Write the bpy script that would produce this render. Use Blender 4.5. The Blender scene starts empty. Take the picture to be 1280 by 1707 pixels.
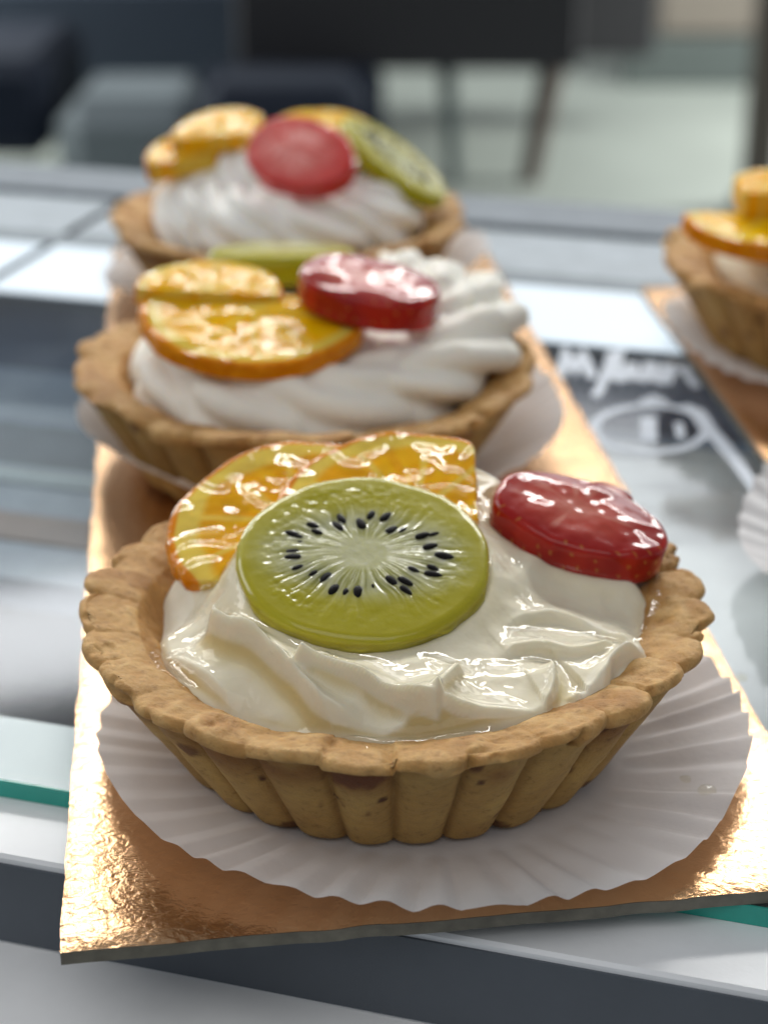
import bpy, math, random
import numpy as np
from mathutils import Matrix, Vector, Euler

S = 0.01                       # the shapes below are measured in centimetres
rng = np.random.default_rng(7)
random.seed(7)
scn = bpy.context.scene
COL = scn.collection

# ------------------------------------------------------------------ numeric helpers
def _hash(i, j, k, s):
    n = (i * 374761393 + j * 668265263 + k * 1274126177 + s * 974711) & 0xFFFFFFFF
    n = ((n ^ (n >> 13)) * 1274126177) & 0xFFFFFFFF
    n = n ^ (n >> 16)
    return (n & 0xFFFFFF) / float(0xFFFFFF)

def vnoise(x, y, z=0.0, seed=0):
    """smooth value noise, -1..1"""
    x, y, z = np.broadcast_arrays(np.asarray(x, float), np.asarray(y, float), np.asarray(z, float))
    i, j, k = np.floor(x).astype(np.int64), np.floor(y).astype(np.int64), np.floor(z).astype(np.int64)
    fx, fy, fz = x - i, y - j, z - k
    q = lambda t: t * t * t * (t * (t * 6 - 15) + 10)
    ux, uy, uz = q(fx), q(fy), q(fz)
    r = 0
    for a in (0, 1):
        for b in (0, 1):
            for c in (0, 1):
                w = (ux if a else 1 - ux) * (uy if b else 1 - uy) * (uz if c else 1 - uz)
                r = r + w * _hash(i + a, j + b, k + c, seed)
    return r * 2 - 1

def fbm(x, y, z=0.0, seed=0, octv=4):
    r, a, f = 0, 1.0, 1.0
    for o in range(octv):
        r = r + a * vnoise(x * f + 17.3 * o, y * f - 9.1 * o, np.asarray(z) * f + 3.7 * o, seed + o)
        a *= .5
        f *= 2.03
    return r

def sstep(a, b, x):
    t = np.clip((x - a) / (b - a), 0, 1)
    return t * t * (3 - 2 * t)

def blur(a, n, it=3):
    for _ in range(it):
        for ax in (0, 1):
            p = np.pad(a, [(n, n) if q == ax else (0, 0) for q in (0, 1)], mode='edge')
            c = np.cumsum(p, axis=ax)
            c = np.concatenate([np.zeros_like(np.take(c, [0], ax)), c], ax)
            m = a.shape[ax]
            a = (np.take(c, range(2 * n + 1, 2 * n + 1 + m), ax) - np.take(c, range(m), ax)) / (2 * n + 1)
    return a

def mixc(a, b, t):
    a, b, t = np.asarray(a, float), np.asarray(b, float), np.asarray(t, float)[..., None]
    return a * (1 - t) + b * t

# ------------------------------------------------------------------ object helpers
def tag(o, label=None, cat=None, group=None, kind=None):
    if label: o['label'] = label
    if cat: o['category'] = cat
    if group: o['group'] = group
    if kind: o['kind'] = kind
    return o

def empty(name, loc, rz=0.0):
    o = bpy.data.objects.new(name, None)
    COL.objects.link(o)
    o.empty_display_size = .02
    o.location = Vector(loc) * S
    o.rotation_euler = (0, 0, rz)
    return o

def link(name, me, mat, parent=None, M=None, smooth=True):
    me.materials.clear()
    me.materials.append(mat)
    if smooth:
        me.polygons.foreach_set('use_smooth', [True] * len(me.polygons))
    o = bpy.data.objects.new(name, me)
    COL.objects.link(o)
    if parent is not None: o.parent = parent
    if M is not None: o.matrix_local = M
    return o

def mesh(name, V, Fc, cols=None):
    me = bpy.data.meshes.new(name)
    V = np.asarray(V, float) * S
    me.from_pydata(V.tolist(), [], Fc if isinstance(Fc, list) else Fc.tolist())
    if cols is not None:
        at = me.color_attributes.new('Col', 'FLOAT_COLOR', 'POINT')
        c = np.ones((len(V), 4), np.float32)
        c[:, :3] = cols
        at.data.foreach_set('color', c.ravel())
    me.update()
    return me

def grid_faces(nr, nt, closed=True, flip=False):
    f = []
    m = nt if closed else nt - 1
    i, j = np.meshgrid(np.arange(nr - 1), np.arange(m), indexing='ij')
    a = i * nt + j
    b = i * nt + (j + 1) % nt
    c = (i + 1) * nt + (j + 1) % nt
    d = (i + 1) * nt + j
    q = np.stack([a, b, c, d] if not flip else [d, c, b, a], -1).reshape(-1, 4)
    return q

class MB:
    """collects boxes, bars and tubes; build() links them as ONE mesh object"""
    def __init__(s): s.v, s.f = [], []
    def box(s, x0, x1, y0, y1, z0, z1, bev=0.0):
        if bev <= 0:
            n = len(s.v)
            s.v += [(x, y, z) for z in (z0, z1) for y in (y0, y1) for x in (x0, x1)]
            s.f += [[n + k for k in q] for q in ([0, 2, 3, 1], [4, 5, 7, 6], [0, 1, 5, 4], [2, 6, 7, 3], [0, 4, 6, 2], [1, 3, 7, 5])]
            return s
        b = bev
        rings = []
        for z, e in ((z0, b), (z0 + b, 0), (z1 - b, 0), (z1, b)):
            rings.append([(x0 + e + (b - e) * 1, y0 + e, z), (x1 - b, y0 + e, z), (x1 - e, y0 + b, z), (x1 - e, y1 - b, z),
                          (x1 - b, y1 - e, z), (x0 + b, y1 - e, z), (x0 + e, y1 - b, z), (x0 + e, y0 + b, z)])
            rings[-1][0] = (x0 + b, y0 + e, z)
        n = len(s.v)
        for r in rings: s.v += r
        for k in range(3):
            for j in range(8):
                s.f.append([n + k * 8 + j, n + k * 8 + (j + 1) % 8, n + k * 8 + 8 + (j + 1) % 8, n + k * 8 + 8 + j])
        s.f.append([n + j for j in range(8)][::-1])
        s.f.append([n + 24 + j for j in range(8)])
        return s
    def tube(s, pts, rad, ns=12, flat=1.0, cap=True):
        pts = [Vector(p) for p in pts]
        m = len(pts)
        rad = rad if hasattr(rad, '__len__') else [rad] * m
        n = len(s.v)
        for i, p in enumerate(pts):
            t = (pts[min(i + 1, m - 1)] - pts[max(i - 1, 0)]).normalized()
            up = Vector((0, 0, 1)) if abs(t.z) < .9 else Vector((0, 1, 0))
            a = t.cross(up).normalized()
            b = a.cross(t).normalized()
            for k in range(ns):
                w = 2 * math.pi * k / ns
                s.v.append(tuple(p + a * math.cos(w) * rad[i] + b * math.sin(w) * rad[i] * flat))
        for i in range(m - 1):
            for k in range(ns):
                s.f.append([n + i * ns + k, n + i * ns + (k + 1) % ns, n + (i + 1) * ns + (k + 1) % ns, n + (i + 1) * ns + k])
        if cap:
            s.f.append([n + k for k in range(ns)][::-1])
            s.f.append([n + (m - 1) * ns + k for k in range(ns)])
        return s
    def build(s, name, mat, parent=None, M=None, smooth=False):
        return link(name, mesh(name, s.v, s.f), mat, parent, M, smooth)

def tmat(loc, rx=0, ry=0, rz=0):
    return Matrix.Translation(Vector(loc) * S) @ Euler([math.radians(a) for a in (rx, ry, rz)], 'ZXY' if False else 'XYZ').to_matrix().to_4x4()

# ------------------------------------------------------------------ materials
def mat(name):
    m = bpy.data.materials.new(name)
    m.use_nodes = True
    nt = m.node_tree
    return m, nt, nt.nodes['Principled BSDF']

def nd(nt, typ, **kw):
    n = nt.nodes.new(typ)
    for k, v in kw.items():
        if k in n.inputs: n.inputs[k].default_value = v
        else: setattr(n, k, v)
    return n

def front_fresnel(nt, ior, normal=None):
    """fresnel reflection on the outer face only (thin clear sheets do not reflect inside)"""
    fr = nd(nt, 'ShaderNodeFresnel')
    fr.inputs['IOR'].default_value = ior
    if normal is not None: nt.links.new(normal, fr.inputs['Normal'])
    g = nd(nt, 'ShaderNodeNewGeometry')
    m = nd(nt, 'ShaderNodeMath')
    m.operation = 'SUBTRACT'
    m.use_clamp = True
    nt.links.new(fr.outputs[0], m.inputs[0])
    nt.links.new(g.outputs['Backfacing'], m.inputs[1])
    return m.outputs[0]

def objvec(nt, scale=100.0, stretch=(1, 1, 1)):
    tc = nd(nt, 'ShaderNodeTexCoord')
    mp = nd(nt, 'ShaderNodeMapping')
    mp.inputs['Scale'].default_value = tuple(scale * s for s in stretch)
    nt.links.new(tc.outputs['Object'], mp.inputs['Vector'])
    return mp.outputs['Vector']

def noise(nt, vec, scale, detail=4, rough=.55, dist=0.0):
    n = nd(nt, 'ShaderNodeTexNoise')
    n.inputs['Scale'].default_value = scale
    n.inputs['Detail'].default_value = detail
    n.inputs['Roughness'].default_value = rough
    n.inputs['Distortion'].default_value = dist
    nt.links.new(vec, n.inputs['Vector'])
    return n.outputs['Fac']

def bump(nt, h, dist_cm, strength=1.0, prev=None):
    b = nd(nt, 'ShaderNodeBump')
    b.inputs['Strength'].default_value = strength
    b.inputs['Distance'].default_value = dist_cm * S
    nt.links.new(h, b.inputs['Height'])
    if prev is not None: nt.links.new(prev, b.inputs['Normal'])
    return b.outputs['Normal']

def ramp(nt, fac, stops):
    r = nd(nt, 'ShaderNodeValToRGB')
    e = r.color_ramp.elements
    while len(e) < len(stops): e.new(.5)
    for el, (p, c) in zip(e, stops):
        el.position = p
        el.color = (*c, 1) if len(c) == 3 else c
    nt.links.new(fac, r.inputs['Fac'])
    return r.outputs['Color']

def colattr(nt):
    a = nd(nt, 'ShaderNodeVertexColor')
    a.layer_name = 'Col'
    return a.outputs['Color']

def mulmix(nt, a, b, fac=1.0, blend='MULTIPLY'):
    m = nd(nt, 'ShaderNodeMix')
    m.data_type = 'RGBA'
    m.blend_type = blend
    m.inputs[0].default_value = fac
    nt.links.new(a, m.inputs[6])
    nt.links.new(b, m.inputs[7])
    return m.outputs[2]

def simple(name, col, rough=.5, metal=0.0, var=.12, nscale=1.2, bscale=None, bdist=.01, **kw):
    m, nt, p = mat(name)
    v = objvec(nt)
    f = noise(nt, v, nscale, 5)
    c = ramp(nt, f, [(.3, [x * (1 - var) for x in col]), (.7, [min(1, x * (1 + var)) for x in col])])
    nt.links.new(c, p.inputs['Base Color'])
    p.inputs['Roughness'].default_value = rough
    p.inputs['Metallic'].default_value = metal
    if bscale: nt.links.new(bump(nt, noise(nt, v, bscale, 4), bdist), p.inputs['Normal'])
    for k, val in kw.items(): p.inputs[k.replace('_', ' ')].default_value = val
    return m

def fruit(name, sss=.35, rad=(.3, .12, .03), rough=.35, coat=1.0, bs=2.2, bd=.05, fine=9.0, fd=.006, dist=.6, stretch=(1, 1, 1), ior=1.36, spec=.04, worms=0):
    m, nt, p = mat(name)
    v = objvec(nt, 100, stretch)
    nt.links.new(colattr(nt), p.inputs['Base Color'])
    p.inputs['Roughness'].default_value = rough
    p.inputs['Subsurface Weight'].default_value = sss
    p.inputs['Subsurface Radius'].default_value = rad
    p.inputs['Subsurface Scale'].default_value = S
    nb = bump(nt, noise(nt, v, fine, 3), fd)
    nt.links.new(nb, p.inputs['Normal'])
    p.inputs['Specular IOR Level'].default_value = spec
    p.inputs['Coat Weight'].default_value = coat
    p.inputs['Coat Roughness'].default_value = .02
    p.inputs['Coat IOR'].default_value = ior
    hb = noise(nt, v, bs, 1.2, .4, dist)
    if worms:
        m1 = nd(nt, 'ShaderNodeMath'); m1.operation = 'MULTIPLY'; m1.inputs[1].default_value = worms
        m2 = nd(nt, 'ShaderNodeMath'); m2.operation = 'SINE'
        nt.links.new(hb, m1.inputs[0]); nt.links.new(m1.outputs[0], m2.inputs[0])
        hb = m2.outputs[0]
    cb = bump(nt, hb, bd)
    nt.links.new(cb, p.inputs['Coat Normal'])
    return m

M = {}
M['orange'] = fruit('orange flesh', .3, (.2, .12, .02), .4, 1, 1.0, .030, 6, .003, .7, spec=0, ior=1.42, worms=26)
M['matte_orange'] = fruit('orange flesh with little glaze', .3, (.2, .12, .02), .4, .55, 1.0, .10, 6, .003, .7, spec=0, ior=1.38)
M['rind'] = fruit('orange rind', .15, (.2, .08, .02), .4, .8, 5, .02, 14, .012, .2)
M['kiwi'] = fruit('kiwi flesh', .8, (.45, .45, .10), .3, 1, 1.5, .05, 11, .004, .6, spec=.25)
M['matte_kiwi'] = fruit('kiwi flesh with little glaze', .4, (.25, .25, .05), .45, .3, 1.5, .03, 11, .004, .6, spec=.1)
M['berry'] = fruit('strawberry flesh', .3, (.35, .05, .03), .3, 1, .55, .06, 8, .006, .5)
M['seed'] = simple('kiwi seed', (.008, .007, .007), .4, Specular_IOR_Level=.06)

def cream_mat(name, col, coat):
    m, nt, p = mat(name)
    v = objvec(nt)
    c = ramp(nt, noise(nt, v, .6, 3), [(.3, [x * .96 for x in col]), (.7, col)])
    nt.links.new(c, p.inputs['Base Color'])
    p.inputs['Roughness'].default_value = .5
    p.inputs['Specular IOR Level'].default_value = .12
    p.inputs['Subsurface Weight'].default_value = .3
    p.inputs['Subsurface Radius'].default_value = (.2, .16, .1)
    p.inputs['Subsurface Scale'].default_value = S
    p.inputs['Coat Weight'].default_value = coat
    p.inputs['Coat Roughness'].default_value = .08
    n1 = bump(nt, noise(nt, v, 1.2, 3), .05)
    n2 = bump(nt, noise(nt, v, 9, 3), .006, 1, n1)
    nt.links.new(n2, p.inputs['Normal'])
    return m
M['cream'] = cream_mat('whipped cream', (.81, .755, .61), 0)
M['ivory_cream'] = cream_mat('ivory whipped cream', (.90, .87, .78), .1)
M['white_cream'] = cream_mat('fresh whipped cream', (.94, .93, .88), .1)

def crust_mat():
    m, nt, p = mat('shortcrust pastry')
    v = objvec(nt)
    sp = ramp(nt, noise(nt, v, 7, 6, .7), [(.28, (.60, .52, .44)), (.44, (.95, .95, .95)), (.72, (1.12, 1.1, 1.05))])
    c = mulmix(nt, colattr(nt), sp)
    c = mulmix(nt, c, ramp(nt, noise(nt, v, 1.1, 4), [(.3, (.86, .80, .74)), (.65, (1, 1, 1))]))
    c = mulmix(nt, c, ramp(nt, noise(nt, v, .3, 2), [(.2, (.90, .80, .64)), (.8, (.97, .88, .74))]))
    nt.links.new(c, p.inputs['Base Color'])
    p.inputs['Roughness'].default_value = .62
    p.inputs['Specular IOR Level'].default_value = .35
    p.inputs['Subsurface Weight'].default_value = .15
    p.inputs['Subsurface Radius'].default_value = (.2, .1, .04)
    p.inputs['Subsurface Scale'].default_value = S
    n1 = bump(nt, noise(nt, v, 8, 6, .7), .024)
    n2 = bump(nt, noise(nt, v, 24, 3, .6), .014, 1, n1)
    nt.links.new(n2, p.inputs['Normal'])
    return m
M['crust'] = crust_mat()

def glaze_mat():
    m, nt, p = mat('clear fruit glaze')
    nt.nodes.remove(p)
    out = nt.nodes['Material Output']
    v = objvec(nt)
    nb = bump(nt, noise(nt, v, 1.6, 2, .5, .8), .06)
    tr = nd(nt, 'ShaderNodeBsdfTransparent')
    nt.links.new(colattr(nt), tr.inputs['Color'])
    gl = nd(nt, 'ShaderNodeBsdfGlossy')
    gl.inputs['Roughness'].default_value = .015
    mx = nd(nt, 'ShaderNodeMixShader')
    nt.links.new(nb, gl.inputs['Normal'])
    nt.links.new(front_fresnel(nt, 1.38, nb), mx.inputs[0])
    nt.links.new(tr.outputs[0], mx.inputs[1])
    nt.links.new(gl.outputs[0], mx.inputs[2])
    nt.links.new(mx.outputs[0], out.inputs['Surface'])
    return m
M['glaze'] = glaze_mat()

def paper_mat():
    m, nt, p = mat('white baking paper')
    nt.nodes.remove(p)
    out = nt.nodes['Material Output']
    v = objvec(nt)
    nb = bump(nt, noise(nt, v, 4, 5, .6), .012)
    p = nd(nt, 'ShaderNodeBsdfPrincipled')
    c = ramp(nt, noise(nt, v, 1.0, 4), [(.3, (.86, .84, .84)), (.7, (.92, .905, .905))])
    nt.links.new(c, p.inputs['Base Color'])
    p.inputs['Roughness'].default_value = .5
    p.inputs['Specular IOR Level'].default_value = .4
    nt.links.new(nb, p.inputs['Normal'])
    t = nd(nt, 'ShaderNodeBsdfTranslucent')
    t.inputs['Color'].default_value = (.82, .78, .76, 1)
    mx = nd(nt, 'ShaderNodeMixShader')
    mx.inputs[0].default_value = .3
    nt.links.new(p.outputs[0], mx.inputs[1])
    nt.links.new(t.outputs[0], mx.inputs[2])
    nt.links.new(mx.outputs[0], out.inputs['Surface'])
    return m
M['paper'] = paper_mat()
M['crumb'] = simple('baked crumb', (.22, .11, .04), .8, var=.3, nscale=9)

def gold_mat():
    m, nt, p = mat('embossed gold foil')
    v = objvec(nt)
    p.inputs['Metallic'].default_value = 1
    c = ramp(nt, noise(nt, v, .5, 4), [(.3, (.68, .41, .21)), (.7, (.75, .475, .27))])
    nt.links.new(c, p.inputs['Base Color'])
    p.inputs['Roughness'].default_value = .27
    w = objvec(nt, 100, (1, 1.25, 1))
    n1 = bump(nt, noise(nt, w, 5.5, 3, .5, .6), .019)
    n2 = bump(nt, noise(nt, v, 16, 2, .5), .004, 1, n1)
    nt.links.new(n2, p.inputs['Normal'])
    return m
M['gold'] = gold_mat()
M['card'] = simple('grey card core', (.16, .15, .12), .8, var=.2, nscale=4)

def glass_mat():
    m, nt, p = mat('counter glass')
    nt.nodes.remove(p)
    out = nt.nodes['Material Output']
    tr = nd(nt, 'ShaderNodeBsdfTransparent')
    tr.inputs['Color'].default_value = (.93, .955, .955, 1)
    gl = nd(nt, 'ShaderNodeBsdfGlossy')
    gl.inputs['Roughness'].default_value = .08
    mx = nd(nt, 'ShaderNodeMixShader')
    nt.links.new(front_fresnel(nt, 1.62), mx.inputs[0])
    nt.links.new(tr.outputs[0], mx.inputs[1])
    nt.links.new(gl.outputs[0], mx.inputs[2])
    nt.links.new(mx.outputs[0], out.inputs['Surface'])
    return m
M['glass'] = glass_mat()
M['glass_edge'] = simple('green glass edge', (.03, .36, .29), .25, var=.1)
M['white_metal'] = simple('white lacquered frame', (.86, .88, .90), .42, var=.05, nscale=.7, bscale=12, bdist=.003)
M['ledge'] = simple('white ledge', (.90, .91, .92), .3, var=.03)
M['grey_metal'] = simple('grey anodised frame', (.085, .10, .12), .45, var=.12, nscale=.4, bscale=14, bdist=.003)
M['steel'] = simple('brushed aluminium', (.48, .53, .57), .38, .5, var=.08, nscale=.3)
M['slate_band'] = simple('dark slate band', (.09, .11, .145), .5)
M['brown_rail'] = simple('brown shelf edge', (.22, .15, .13), .5)
M['rail'] = simple('grey rail', (.16, .19, .22), .5)
M['flange'] = simple('pale grey flange', (.34, .39, .43), .5)
M['navy_band'] = simple('slate blue band', (.045, .065, .11), .5)
M['dark_steel'] = simple('dark steel', (.17, .20, .22), .4, .4)
M['dark_inside'] = simple('dark case lining', (.05, .07, .10), .6)
M['shelf'] = simple('slate grey shelf', (.24, .28, .35), .45)
M['painted_reflection'] = simple('painted lettering reflection', (.58, .64, .72), .5, var=.04)  # pale colour of the window lettering's reflection, painted on the glass
M['glare_plate'] = simple('white tray', (.82, .82, .84), .4, var=.05)  # white that puts the milky glass glare into a surface

def glow_mat(name, col, s):
    m, nt, p = mat(name)
    p.inputs['Base Color'].default_value = (.35, .38, .40, 1)
    p.inputs['Emission Color'].default_value = (*col, 1)
    p.inputs['Emission Strength'].default_value = s
    return m
M['glare'] = glow_mat('glowing reflection', (.72, .87, 1.0), .52)  # emission imitating bright window light reflected in the counter glass
M['floor'] = simple('pale floor', (.46, .50, .46), .5, var=.1, nscale=.02)
M['wall'] = simple('dark wall', (.055, .055, .06), .8)
M['wall_patch'] = simple('brown panel', (.22, .19, .16), .8)
M['sofa'] = simple('charcoal fabric', (.045, .044, .048), .9)
M['navy'] = simple('navy fabric', (.006, .012, .028), .9)
M['slate'] = simple('slate fabric', (.035, .05, .075), .9)
M['wood'] = simple('brown wood', (.12, .09, .075), .6)
M['greyleg'] = simple('grey painted leg', (.15, .19, .19), .5)
M['cushion'] = simple('grey cushion', (.18, .21, .23), .9)
M['plinth'] = simple('dark green grey plinth', (.10, .12, .115), .7)
M['post'] = simple('brown post', (.10, .085, .07), .7)

# ------------------------------------------------------------------ camera
PITCH, H = 24.3, 14.3
cam_d = bpy.data.cameras.new('camera')
cam = bpy.data.objects.new('camera', cam_d)
COL.objects.link(cam)
cam.location = (0, 0, H * S)
cam.rotation_euler = (math.radians(90 - PITCH), 0, 0)
cam_d.sensor_fit = 'VERTICAL'
cam_d.sensor_height = 36
cam_d.lens = 3000 / 1707 * 36
cam_d.clip_start = .01
cam_d.clip_end = 60
cam_d.dof.use_dof = True
cam_d.dof.focus_distance = .239
cam_d.dof.aperture_fstop = 15.5
scn.camera = cam
_c, _s = math.cos(math.radians(PITCH)), math.sin(math.radians(PITCH))
def at(px, py, z):
    """point at height z (cm) seen at a pixel of the 1280 x 1707 photograph"""
    d = Vector((0, _c, -_s)) + Vector((1, 0, 0)) * ((px - 640) / 3000) - Vector((0, _s, _c)) * ((py - 853.5) / 3000)
    return Vector((0, 0, H)) + d * ((z - H) / d.z)

# ------------------------------------------------------------------ pastry shell
NL = 28
def make_shell(seed, name='pastry_shell', nt=840):
    th = np.linspace(0, 2 * np.pi, nt, endpoint=False)
    u = th / (2 * np.pi) * NL + .12 * vnoise(np.cos(th) * 3, np.sin(th) * 3, seed, 3)
    lob_i = np.floor(u).astype(int) % NL
    x = (u - np.floor(u)) * 2 - 1
    lobe = np.sqrt(np.clip(1 - (.97 * x) ** 2, 0, 1))            # 0.24 in the creases .. 1
    r0 = np.random.default_rng(seed)
    la, lb, lc, lbake = r0.uniform(-1, 1, NL), r0.uniform(-1, 1, NL), r0.uniform(-1, 1, NL), r0.uniform(0, 1, NL)
    prof = []
    #       r     z     flute  lipflag  kind
    for t in np.linspace(0, 1, 6)[:-1]: prof.append((3.10 * t + .001, .0, .0, 0, 0))
    for t in np.linspace(0, 1, 32): prof.append((3.14 + 1.08 * t ** .95, 1.90 * t, .20 + .09 * t, 0, 1))
    for a in np.linspace(-60, 90, 18): prof.append((4.28 + .10 * math.cos(math.radians(a)), 2.02 + .10 * math.sin(math.radians(a)), .23, 1, 2))
    for t in np.linspace(0.05, 1, 22): prof.append((4.28 - .69 * t, 2.12 - .06 * t - .13 * t * t, .23 * (1 - t) ** 1.1, 1 - .5 * t, 3))
    for t in np.linspace(.05, 1, 22): prof.append((3.59 - .75 * t ** 1.1, 1.94 - .84 * t, 0, .4, 4))
    for t in np.linspace(.1, 1, 6): prof.append((2.84 * (1 - t) + .001, 1.1, 0, 0, 5))
    P = np.array(prof)
    R, Z, FL, LP, K = [P[:, i][:, None] for i in range(5)]
    ct, st = np.cos(th)[None], np.sin(th)[None]
    lob = lobe[None]
    A_ = (np.degrees(th) + 180) % 360 - 180
    kn = (.74 + .42 * np.exp(-((A_ - 8) / 48) ** 2))[None]      # knuckles strongest on one side
    low = .10 * vnoise(ct * 1.3, st * 1.3, seed * 1.7, 11) + .05 * vnoise(ct * 3.2, st * 3.2, seed, 12)
    r = R * (1 + 0 * ct) + FL * 1.15 * np.where(K >= 2, kn, 1) * (lob - .75) * (1 + .25 * la[lob_i][None]) + low * sstep(0, 2, Z)
    z = Z + 0 * ct
    rimw = np.clip(LP, 0, 1)
    z = z + rimw * (.10 * vnoise(ct * 4, st * 4, seed, 5) + .05 * lb[lob_i][None] + kn * .13 * (lob - .8) * np.where(K >= 3, np.clip((R - 3.59) / .6, 0, 1), 1))
    # the lip droops unevenly over the wall
    lipbot = np.exp(-((Z - 1.90) / .07) ** 2) * (K <= 2) * (K >= 1)
    z = z - lipbot * (.16 * np.clip(vnoise(ct * 7, st * 7, seed, 9) + .2 * lc[lob_i][None], -.5, 1)) * lob
    X, Y = r * ct, r * st
    n1 = fbm(X * 1.4, Y * 1.4, z * 1.4, seed + 20, 3)
    n2 = fbm(X * 4.0, Y * 4.0, z * 4.0, seed + 30, 4)
    amp = np.where(K >= 2, 1.0, .45) * np.where(K == 5, .3, 1) * np.where(K == 0, 0, 1)
    dr = np.where(K == 3, .25, 1.0) * np.where(K == 4, -.6, 1)
    r = r + amp * dr * (.030 * n1 + .020 * n2)
    z = z + amp * np.where(K >= 3, .040, .015) * (n1 * .8 + n2 * .7) * np.where(K == 1, 0, 1)
    chips = np.clip(fbm(X * 2.6, Y * 2.6, z * 2.6, seed + 50, 2) - .42, 0, 1)
    r = r - .28 * chips * (K == 2) * LP
    z = z - .16 * chips * ((K == 2) | (K == 3)) * LP
    X, Y = r * ct, r * st
    # colours: light crumbly lip, baked brown band under it, yellow-tan wall
    base = np.zeros(X.shape + (3,))
    base[:] = (.50, .345, .135)
    wallmix = sstep(-.6, .8, n1)
    base = mixc(base, (.56, .40, .155), wallmix)
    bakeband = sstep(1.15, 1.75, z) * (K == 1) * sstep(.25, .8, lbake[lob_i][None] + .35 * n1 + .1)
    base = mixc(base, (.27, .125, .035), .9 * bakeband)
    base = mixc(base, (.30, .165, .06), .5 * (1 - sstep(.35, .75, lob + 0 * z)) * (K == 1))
    lip = (K >= 2) & (K <= 3)
    lc_ = mixc(np.broadcast_to((.56, .355, .145), base.shape), (.66, .46, .22), sstep(-.5, .9, n2))
    lc_ = mixc(lc_, (.42, .225, .08), .6 * sstep(.2, .9, n1))
    base = np.where(lip[..., None], lc_, base)
    inn = mixc(np.broadcast_to((.49, .285, .11), base.shape), (.58, .37, .15), sstep(-.7, .8, n1 + .5 * n2))
    base = np.where((K >= 4)[..., None], inn, base)
    spots = sstep(.62, .8, fbm(X * 2.2, Y * 2.2, z * 2.2, seed + 70, 2)) * (K == 1)
    base = mixc(base, (.13, .045, .018), .8 * spots)
    if seed == 1:       # one dark caramelised blister on the front of the nearest shell
        d = np.hypot((th[None] - np.radians(263.0)) * 3.9 * 1.0, (z - 1.72) * 1.3)
        k = sstep(.46, .22, d + .14 * n2) * (K <= 2)
        base = mixc(base, (.15, .045, .02), .85 * k)
        for (aa, zz, rr) in ((267.6, 1.18, .07), (258.5, 1.1, .05), (285, 1.5, .05), (244, 1.25, .045)):
            d = np.hypot((th[None] - np.radians(aa)) * 3.9, z - zz)
            base = mixc(base, (.10, .035, .015), sstep(rr * 1.3, rr * .6, d) * (K <= 2))
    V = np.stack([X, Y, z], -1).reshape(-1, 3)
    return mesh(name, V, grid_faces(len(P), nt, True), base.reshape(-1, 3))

shell_cache = {}
def add_shell(t, seed, rz=0.0, sc=1.0):
    if seed not in shell_cache: shell_cache[seed] = make_shell(seed, nt=840 if seed == 1 else 560)
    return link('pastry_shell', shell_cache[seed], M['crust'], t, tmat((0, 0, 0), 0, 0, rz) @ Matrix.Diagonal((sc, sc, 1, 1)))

# ------------------------------------------------------------------ fruit slices
def star_slice(outline, thick, colfun, nt=300, nr=70, dome=0.0, wob=.02, seed=0, topz=None, curl=None, round_=.07):
    """closed slab whose outline is r(phi); colfun(x, y, part, z01) -> colours; part 0 top, 1 side, 2 bottom"""
    ph = np.linspace(0, 2 * np.pi, nt, endpoint=False)
    ro = outline(ph)
    rows = []
    for t in np.linspace(0.003, 1, nr): rows.append((t, 1.0, 0, 0))          # top out to the rounding
    for a in (25, 50, 70, 90): rows.append((1, math.cos(math.radians(a)), 1, a))  # edge rounding
    ns = 12
    for k in range(1, ns): rows.append((1, k / ns, 2, 0))
    for t in (1.0, .7, .35, .003): rows.append((t, 0, 3, 0))
    V, C = [], []
    for (t, q, kind, ang) in rows:
        e = round_
        if kind == 0: r, z = t * (ro - e), np.full(nt, thick / 2)
        elif kind == 1:
            r, z = ro - e + e * math.sin(math.radians(ang)), np.full(nt, thick / 2 - e + e * q)
        elif kind == 2: r, z = ro + 0 * ph, np.full(nt, thick / 2 - e - (thick - e) * q)
        else: r, z = t * (ro - .03), np.full(nt, -thick / 2)
        x, y = r * np.cos(ph), r * np.sin(ph)
        if kind <= 1:
            rr = np.clip(t if kind == 0 else 1, 0, 1)
            z = z + dome * (1 - rr ** 2) + wob * fbm(x * 1.5, y * 1.5, seed, seed, 3) * (1 if kind == 0 else 0.6)
            if topz is not None and kind == 0: z = z + topz(x, y)
        if kind == 2:
            k = .02 * fbm(x * 3, y * 3, z * 3, seed + 5, 2)
            x, y = x * (1 + k), y * (1 + k)
        part = {0: 0, 1: 1, 2: 1, 3: 2}[kind]
        C.append(colfun(x, y, part, z))
        if curl is not None: z = z + curl(x, y)
        V.append(np.stack([x, y, z], -1))
    V = np.concatenate(V)
    f = grid_faces(len(rows), nt, True)
    return mesh('slice', V, f, np.concatenate(C))

def disc_outline(cx, cy, R, planes=(), wav=.02, seed=0):
    """circle of radius R around (cx, cy) seen from the origin, cut by half planes (nx, ny, d): n.p <= d"""
    def f(ph):
        dx, dy = np.cos(ph), np.sin(ph)
        b = dx * cx + dy * cy
        r = b + np.sqrt(np.maximum(b * b - (cx * cx + cy * cy - R * R), 0))
        r = r * (1 + wav * vnoise(dx * 3, dy * 3, seed, seed))
        for (nx, ny, d) in planes:
            q = nx * dx + ny * dy
            r = np.minimum(r, np.where(q > 1e-4, (d + .03 * vnoise(dx * 9, dy * 9, seed, 4)) / np.maximum(q, 1e-4), 1e9))
        # soften corners
        k = 3
        for _ in range(2):
            r = sum(np.roll(r, j) for j in range(-k, k + 1)) / (2 * k + 1)
        return r
    return f

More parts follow.
